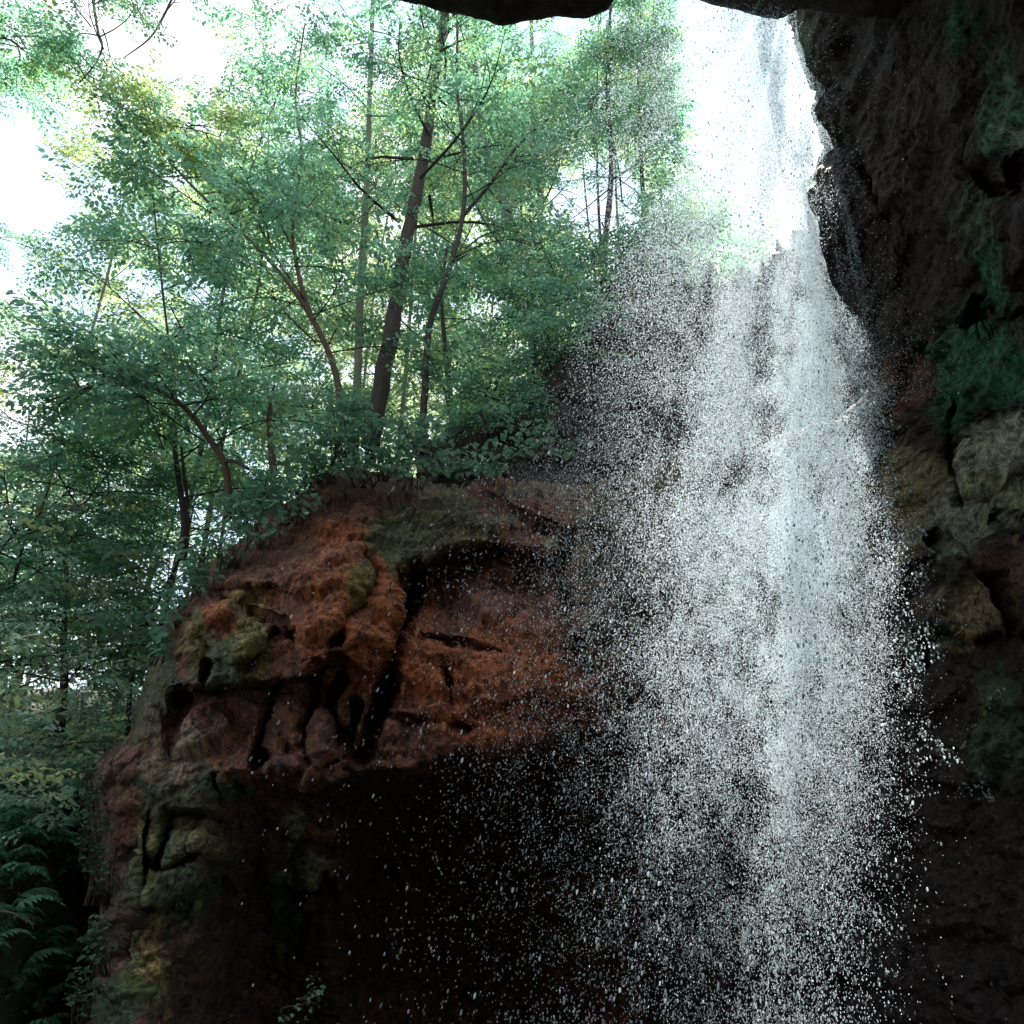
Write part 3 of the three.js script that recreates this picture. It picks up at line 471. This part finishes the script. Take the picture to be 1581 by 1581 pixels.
// trees of the wood behind
reseed(501);
const far = [[-9.5, -15], [-5.5, -13.5], [-11.5, -12.5], [-2.6, -15.5], [0.6, -16.5], [3.0, -19], [-4.5, -19], [-8.5, -22], [-1, -23], [-13, -27], [-5, -29], [2, -28], [-20, -33], [-10, -37], [0, -38], [-16, -14], [-25, -28], [-5.6, -12.2], [2.4, -15.5], [1.8, -13.5]];
const ORD = ['leftmost', 'second', 'third', 'fourth', 'fifth', 'sixth', 'seventh', 'eighth', 'ninth', 'tenth', 'eleventh', 'twelfth', 'thirteenth'];
const rank = (x, z) => { const near = z > -17, k = (p) => p[0] / p[1] * -1; return ORD[far.filter((p) => (p[1] > -17) === near && k(p) < k([x, z])).length]; };
far.forEach(([x, z], i) => {
  const d = -z, h = 9 + d * 0.45 + rr(-1, 2.5), y = groundY(x, z) - 0.1, lean = rr(-0.06, 0.06) * h;
  const pts = [V(x, y, z), V(x + lean * 0.3, y + h * 0.33, z), V(x + lean * 0.5 + rr(-0.3, 0.3), y + h * 0.66, z), V(x + lean, y + h, z)];
  const near = d < 17;
  tree('woodland_tree', `${rank(x, z)} from the left of the ${near ? 'slender leafy trees in the nearer shaded wood' : 'tall leafy trees in the bright far wood'}`.replace('leftmost from the left', 'leftmost'), 'tree', near ? 'leafy trees in the nearer wood' : 'leafy trees in the far wood',
    { pts, r0: 0.035 + d * 0.0016, r1: 0.012, branches: near ? 30 : 34, from: near ? 0.12 : 0.1, reach: near ? 3.0 : 4.2, twigs: 6, leaves: near ? 5 : 8, kind: i % 3, size: near ? 1.1 : 1.5, loose: near ? 1.6 : 2.6, leaf: near ? (i % 3 ? M.leaf : M.leafLight) : (i % 2 ? M.leafFar : M.leafLight), bark: i % 3 ? M.bark : M.barkPale, fine: true, bare: !near });
});

// low bushy trees that close the left of the view
[[-6.2, -9.3, 3.4], [-6.6, -13.4, 6], [-4.9, -10.6, 4.0], [-12.5, -18, 9], [-8.5, -17.5, 8]].forEach(([x, z, h], i) => {
  const y = groundY(x, z) - 0.1, pts = [V(x, y, z), V(x + rr(-0.2, 0.2), y + h * 0.4, z), V(x + rr(-0.4, 0.4), y + h * 0.75, z), V(x + rr(-0.6, 0.6), y + h, z)];
  tree('understory_tree', ['low bushy tree beside the left flank of the outcrop', 'bushy tree at mid height in the left wood, behind the twin dark trunks', 'small bushy tree close behind the left end of the ledge bushes', 'pale bushy tree far back at the left edge', 'pale bushy tree far back, right of the one at the left edge'][i], 'tree', null, { pts, r0: 0.04, r1: 0.01, branches: 30, from: 0.05, reach: 1.7 + h * 0.12, twigs: 5, leaves: 2, kind: i % 3, size: 1.15, loose: 1.8, leaf: [M.leafFar, M.leafLight][i % 2], fine: true });
});

// ------------------------------------------------------------------ bushes on the ledge: every leaf its own part
reseed(900);
const LEAFS = [leafGeo(0.085, 0.062), leafGeo(0.075, 0.05, 0.1, 0.2), leafGeo(0.095, 0.07, 0.22, 0.08)];
function bush(label, spots, n, H, spread, mat, size = 1) {
  const t = thing('ledge_bush', label, 'bush', at(spots[0][0], spots[0][1], H).toArray(), null), b = t.position, stems = [], extra = [];
  for (let i = 0; i < n; i++) {
    const [sx, sy, srx, sry] = spots[Math.floor(rnd() * spots.length)];
    const a = rnd() * 6.283, r = Math.sqrt(rnd()), p = at(sx + Math.cos(a) * r * srx, sy + Math.sin(a) * r * sry, H + rr(-spread, spread)).sub(b);
    const q = E(rr(-0.5, 0.5), rr(-3.1, 3.1), rr(-0.7, 0.15));
    if (i < 280) { const l = part('leaf', LEAFS[i % 3], mat || M['shrub' + (i % 4)], t); l.position.copy(p); l.quaternion.copy(q); l.scale.setScalar(size * rr(0.8, 1.25)); }
    else extra.push(place(LEAFS[i % 3], p, q, rr(0.8, 1.2)));
    if (i % 5 === 0) { const root = at(sx + rr(-20, 20), sy + sry + 18, H + 0.25).sub(b); stems.push(tube([root, root.clone().lerp(p, 0.5).add(V(0, 0.06, 0)), p], 0.006, 0.003, 4, 5)); }
  }
  if (extra.length) part('foliage', mergeGeometries(extra), M.shrub0, t, 'stuff');
  part('stems', mergeGeometries(stems), M.barkBrown, t, 'stuff');
}
M.shrub0 = leafMat(0.17, 0.35, 0.23, 0.4); M.shrub1 = leafMat(0.15, 0.31, 0.20, 0.4); M.shrub2 = leafMat(0.20, 0.38, 0.24, 0.4); M.shrub3 = leafMat(0.13, 0.28, 0.18, 0.4);
bush('broad leaved bush at the left end of the ledge, hanging over the red rock', [[310, 860, 36, 40], [350, 830, 50, 34], [400, 800, 46, 30], [300, 890, 22, 24], [268, 935, 20, 30], [250, 985, 14, 26]], 480, 7.35, 0.3);
bush('broad leaved bush left of the dead stem, on the outcrop crest', [[450, 770, 46, 24], [420, 745, 36, 26], [380, 780, 40, 22]], 300, 7.5, 0.3);
bush('tall light green bush at the foot of the slim brown trunk', [[500, 690, 50, 40], [530, 650, 36, 40], [470, 720, 36, 26], [545, 620, 24, 18]], 430, 7.9, 0.35);
bush('light green bush in front of the thick dark trunk base', [[580, 670, 40, 34], [600, 700, 50, 26], [560, 720, 50, 16]], 300, 7.9, 0.3);
bush('leafy bush in the middle of the crest, right of the thick trunk', [[665, 690, 46, 24], [700, 715, 50, 20], [640, 655, 40, 18], [640, 725, 40, 14]], 280, 7.9, 0.35);
bush('low leafy bush at the spray side of the crest', [[780, 690, 60, 16], [820, 665, 44, 16], [870, 690, 60, 16], [760, 720, 30, 14]], 230, 8.4, 0.4);
bush('dark creeping plant on the lower left flank of the outcrop, above the ferns', [[134, 1205, 22, 40], [142, 1270, 26, 44], [150, 1340, 24, 40]], 280, 6.7, 0.25, M.creeper, 0.6);
bush('dark creeping plant at the foot of the left flank, lowest on the slope', [[150, 1450, 22, 40], [128, 1530, 24, 40]], 150, 6.15, 0.2, M.creeper, 0.6);
// undergrowth of the left slope
reseed(1400);
{
  const spots = [];
  for (let i = 0; i < 5200; i++) {
    const x = rr(-13, -3.1), z = -rr(6, 15), y = groundY(x, z) + Math.pow(rnd(), 1.6) * (1.5 + 0.10 * -z), p = V(x, y, z), [px, py] = toPx(p);
    if (px < -150 || px > 330 || py > 1330) continue;
    if (py > 1190 && rnd() < (py - 1190) / 120) continue;
    if (px > 232 && z > -9.0) continue;
    if (inGap(p)) continue;
    spots.push([p, E(rr(-0.5, 0.5), rr(-3, 3), rr(-0.5, 0.3)), rr(0.7, 1.2)]);
  }
  const m = crownMesh(numbered('undergrowth'), spots, SPRAYS[0], M.leafFar, scene, tintGreen);
  tag(m, 'low green undergrowth covering the slope left of the outcrop', 'undergrowth', null, 'stuff');
}
// ferns of the shaded slope
function frondGeo(len) {
  const side = rr(-0.12, 0.12) * len, list = [], n = 19, c = new THREE.CatmullRomCurve3([V(0, 0, 0), V(len * 0.35, len * rr(0.24, 0.34), side * 0.3), V(len * 0.7, len * rr(0.2, 0.3), side), V(len * 0.95, len * rr(-0.08, 0.1), side * 1.8)]);
  list.push(tube(c.getPoints(5), 0.004, 0.002, 4, 8));
  for (let i = 2; i < n; i++) for (const s of [-1, 1]) { const t = (i + rr(-0.3, 0.3)) / n, l = (len * 0.26 * Math.sin(Math.PI * Math.pow(t, 0.6)) + 0.012) * rr(0.75, 1.15); list.push(place(leafGeo(l, l * 0.26 + 0.006, 0.2, 0.3), c.getPoint(t), E(s * rr(0, 0.5), -s * rr(0.95, 1.3), rr(-0.35, 0.1)))); }
  return mergeGeometries(list.map((g) => { g.deleteAttribute('uv'); return g; }));
}
reseed(1700);
const FRONDS = [frondGeo(0.42), frondGeo(0.5), frondGeo(0.36), frondGeo(0.3), frondGeo(0.46)];
const fernProto = new THREE.Group();
for (let k = 0; k < 9; k++) { const f = part('frond', FRONDS[k % 5], M.fern, fernProto); f.rotation.set(0, k * 0.7 + rr(-0.2, 0.2), rr(0.0, 0.5), 'YXZ'); f.scale.setScalar(rr(0.8, 1.15)); }
for (let i = 0, made = 0; made < 80 && i < 1400; i++) {
  const px = rr(-20, 175), py = rr(1190, 1480), H = lerp(8.6, 6.0, (py - 1190) / 290) + rr(-0.3, 0.3);
  if (px > 120 && py > 1300 && rnd() < 0.6) continue;
  if (py > 1360 && rnd() < 0.5) continue;
  const p = at(px, py, H), gy = groundY(p.x, p.z); if (Math.abs(gy - p.y) > 0.9) p.y = gy;
  p.y = groundY(p.x, p.z) + 0.02;
  const f = fernProto.clone(); f.name = numbered('fern'); f.position.copy(p); f.rotation.y = rr(0, 6.28); f.scale.setScalar(rr(0.45, 0.95)); f.rotation.x = rr(-0.25, 0.25); scene.add(f); made++;
  tag(f, 'green fern on the shaded slope at lower left', 'fern', 'ferns on the shaded left slope');
}

reseed(1900);
{
  const spots = [];
  for (let i = 0; i < 6000; i++) {
    const x = rr(-7.5, -3.0), z = -rr(4.6, 9.5), y = groundY(x, z) + 0.015 + rnd() * 0.03, p = V(x, y, z), [px, py] = toPx(p);
    if (px < -60 || px > 260 || py < 1180 || py > 1640) continue;
    spots.push([p, E(rr(-0.4, 0.4), rr(-3, 3), rr(-0.4, 0.4)), rr(0.5, 1.1)]);
  }
  const m = crownMesh(numbered('leaf_litter'), spots, LEAFS[1], leafMat(0.20, 0.17, 0.12, 0.1), scene, () => { const v = rr(0.3, 1.5), b = rnd() < 0.25; return b ? col(v * 0.5, v * 0.9, v * 0.8) : col(v, v, v); });
  tag(m, 'brown and pale fallen leaves between the ferns on the left slope', 'leaf litter', null, 'stuff');
}
// unseen tree added on the right cliff top to shade the lower fall
tree('tree', 'unseen leafy tree added above the right wall to shade the lower fall', 'tree', null, { pts: [V(7.6, 9, -10.6), V(7.4, 11, -10.4), V(7.2, 13, -10.2), V(7.3, 15, -10.2)], r0: 0.1, r1: 0.03, branches: 18, from: 0.15, reach: 1.7, twigs: 6, leaves: 6, kind: 0, ungapped: true });

// ------------------------------------------------------------------ the waterfall
reseed(4242);
{
  const fall = thing('waterfall', 'tall white waterfall dropping past the cave mouth in a cloud of spray', 'waterfall', [0, 0, 0]);
  const drop = new THREE.IcosahedronGeometry(1, 1);
  const CORE = [[-40, 1150], [60, 1165], [200, 1195], [320, 1215], [450, 1225], [600, 1225], [800, 1212], [1000, 1195], [1250, 1165], [1600, 1130]];
  const WIDE = [[-40, 80], [60, 125], [200, 185], [400, 222], [700, 228], [1000, 245], [1600, 285]];
  const streak = (px, py) => { const a = Math.atan2(px - 1225, py + 60), d = Math.hypot(px - 1225, py + 60), k = lerp(1.6, 0.4, sstep(py, 250, 700)); return clamp(0.66 + k * 0.85 * N3(a * 8, d * 0.0007, 3.3) + k * 0.5 * N3(a * 23, d * 0.0016, 8.1) + 0.55 * N3(px * 0.022, py * 0.014, 1.7) + 0.35 * N3(px * 0.06, py * 0.035, 4.7), 0.2, 1); };
  const make = (n, fn, name, tint = clear, mat = M.waterClear) => {
    const m = shade(new THREE.InstancedMesh(drop, mat, n)); m.name = name; m.userData.kind = 'stuff'; const q = new THREE.Quaternion(), up = V(0, 1, 0); let k = 0;
    while (k < n) {
      const s = fn(); if (!s || rnd() > streak(s[0], s[1])) continue;
      const [px, py, H, r, e] = s, p = at(px, py, H), p2 = at(px + (1190 - px) * 0.02, py - (py + 350) * 0.02, H), dir = p2.sub(p).normalize();
      q.setFromUnitVectors(up, dir); m.setColorAt(k, tint()); m.setMatrixAt(k++, _m.compose(p, q, _s.set(r, r * e, r)));
    }
    fall.add(m);
  };
  const wallSide = (px, py) => px < interp(WALL_EDGE, Math.min(py, 600)) + 4 + Math.max(0, py - 300) * 0.03 + 14 * N3(py * 0.02, 2, px * 0.01) + Math.abs(gauss()) * Math.max(0, py - 420) * 0.085;
  // fine mist in the core
  make(230000, () => { const py = rr(-30, 1620), fade = py < 200 ? 0.6 : py < 800 ? 1 : Math.max(0.08, 1 - (py - 780) / 620); if (rnd() > fade) return null; const w = interp([[-40, 50], [200, 62], [450, 84], [700, 110], [1000, 150], [1600, 210]], py), s0 = gauss(), px = interp(CORE, py) + (s0 < 0 ? s0 * interp([[0, 1], [200, 1.5], [420, 1.7], [650, 1.2], [900, 1]], py) : s0) * w * 0.62 + 8; return wallSide(px, py) && [px, py, 4.85 + gauss() * 0.30, 0.0016 * rr(0.7, 1.3), 1.7]; }, 'mist', milky, M.water);
  // thin haze of the finest droplets round the core
  make(170000, () => { const py = rr(60, 1500), s = gauss(), px = interp(CORE, py) + (s < 0 ? s * interp([[60, 60], [400, 150], [900, 170], [1500, 190]], py) : s * interp([[60, 30], [600, 70], [1500, 130]], py)); return rnd() < interp([[60, 0.5], [350, 1], [900, 1], [1500, 0.15]], py) && wallSide(px, py) && [px, py, 4.95 + gauss() * 0.35, 0.0012 * rr(0.7, 1.3), 1.5]; }, 'haze_droplets', milky, M.water);
  // the broad veil of drops
  make(200000, () => { const py = rr(-30, 1620), w = interp(WIDE, py), s = gauss(); if (py > 600 && rnd() < Math.min(0.9, 0.15 + (py - 600) / 1000)) return null; const px = interp(CORE, py) + (s < 0 ? s * w * 0.78 : s * w * 0.36); return wallSide(px, py) && [px, py, 4.85 + gauss() * 0.35, 0.0018 * rr(0.6, 1.6), rr(1.4, 2.4)]; }, 'spray', () => { const v = rr(0.8, 1); return col(v * 0.98, v, v); });
  // larger separate drops, thinner to the left
  make(10000, () => { const py = rr(-30, 1620), w = interp(WIDE, py), s = gauss(); if (s < -0.6 && py > 900 && rnd() < Math.min(0.7, (py - 900) / 800)) return null; const px = interp(CORE, py) + (s < 0 ? s * w * 0.9 - 20 : s * w * 0.45); return wallSide(px, py) && [px, py, 4.7 + gauss() * 0.4, 0.004 * rr(0.6, 1.5), rr(1.3, 2.4)]; }, 'drops');
  make(500, () => { const py = rr(560, 1600), px = rr(200, 1000); return rnd() < Math.pow((px - 150) / 850, 1.6) && [px, py, 4.6 + gauss() * 0.4, 0.004 * rr(0.6, 1.3), rr(1.8, 3.0)]; }, 'stray_drops');
  // strings of drops running down the bulge of the wall
  const strings = [[[1268, 262], [1278, 320], [1288, 380], [1302, 450]], [[1284, 258], [1296, 310], [1308, 370], [1326, 450]], [[1302, 300], [1318, 360], [1336, 440]], [[1272, 140], [1284, 190], [1296, 250]], [[1290, 270], [1306, 330], [1322, 400]]];
  make(1500, () => { const l = strings[Math.floor(rnd() * 5)], t = rnd() * (l.length - 1), i = Math.min(Math.floor(t), l.length - 2), x = lerp(l[i][0], l[i + 1][0], t - i) + gauss() * 1.6, y = lerp(l[i][1], l[i + 1][1], t - i); return [x, y, wallH(x, y) - 0.12 + gauss() * 0.02, 0.003 * rr(0.5, 1.3), rr(1, 2.2)]; }, 'wall_strings');
  // thicker splashes where the water strikes the wall
  const cl = []; for (let i = 0; i < 170; i++) { const py = rr(520, 1250), px = interp([[520, 1315], [700, 1335], [900, 1370], [1250, 1400]], py) + gauss() * lerp(14, 70, (py - 520) / 730); cl.push([px, py, 4.9 + gauss() * 0.25]); }
  make(2000, () => { const [x, y, h] = cl[Math.floor(rnd() * cl.length)]; return [x + gauss() * 7, y + gauss() * 9, h + gauss() * 0.03, 0.004 * rr(0.5, 1.7), rr(1, 1.7)]; }, 'splashes');
  make(4500, () => { const py = rr(30, 620), px = interp(WALL_EDGE, py) + Math.abs(gauss()) * interp([[30, 60], [300, 45], [620, 70]], py); return rnd() < interp([[30, 0.12], [230, 0.3], [300, 0.8], [620, 1]], py) && [px, py, wallH(px, py) - 0.12 - rnd() * 0.4, 0.0036 * rr(0.5, 1.3), rr(1, 1.8)]; }, 'wall_drips');
}

// pale fallen twigs on the left slope
for (const [line, label] of [[[[-10, 1406, 6.1], [20, 1410, 6.1], [52, 1427, 6.1]], 'pale fallen twig lying low on the left slope'], [[[80, 1200, 7.6], [92, 1194, 7.6], [103, 1188, 7.6]], 'short pale broken twig high on the fern slope']]) {
  const pts = A(line), t = thing('fallen_twig', label, 'twig', pts[0].toArray());
  part('stem', tube(pts.map((p) => p.clone().sub(pts[0])), 0.008, 0.004, 6, 10, 0.4), M.barkPale, t);
}
// a few pale leaves at the very bottom, on the black rock
reseed(31);
{
  const t = thing('ivy_plant', 'small pale green ivy clinging to the black rock at the bottom edge', 'ivy', at(470, 1550, 6.6).toArray()), b = t.position, path = [];
  for (let i = 0; i < 60; i++) {
    const u = rnd(), p = at(lerp(438, 500, u) + gauss() * 9, lerp(1585, 1512, u) + gauss() * 9, 6.6 + rr(-0.15, 0.15)).sub(b), l = part('leaf', LEAFS[i % 3], i % 3 ? M.shrub2 : M.creeper, t);
    l.position.copy(p); l.quaternion.copy(E(rr(-0.6, 0.6), rr(-3, 3), rr(-0.9, 0.1))); l.scale.setScalar(rr(0.25, 0.55)); if (i % 6 === 0) path.push([u, p]);
  }
  path.sort((a, c) => a[0] - c[0]); part('stem', tube(path.map((q) => q[1]), 0.005, 0.003, 5, 40), M.barkBrown, t);
}

scene.updateMatrixWorld(true);
renderer.render(scene, camera);
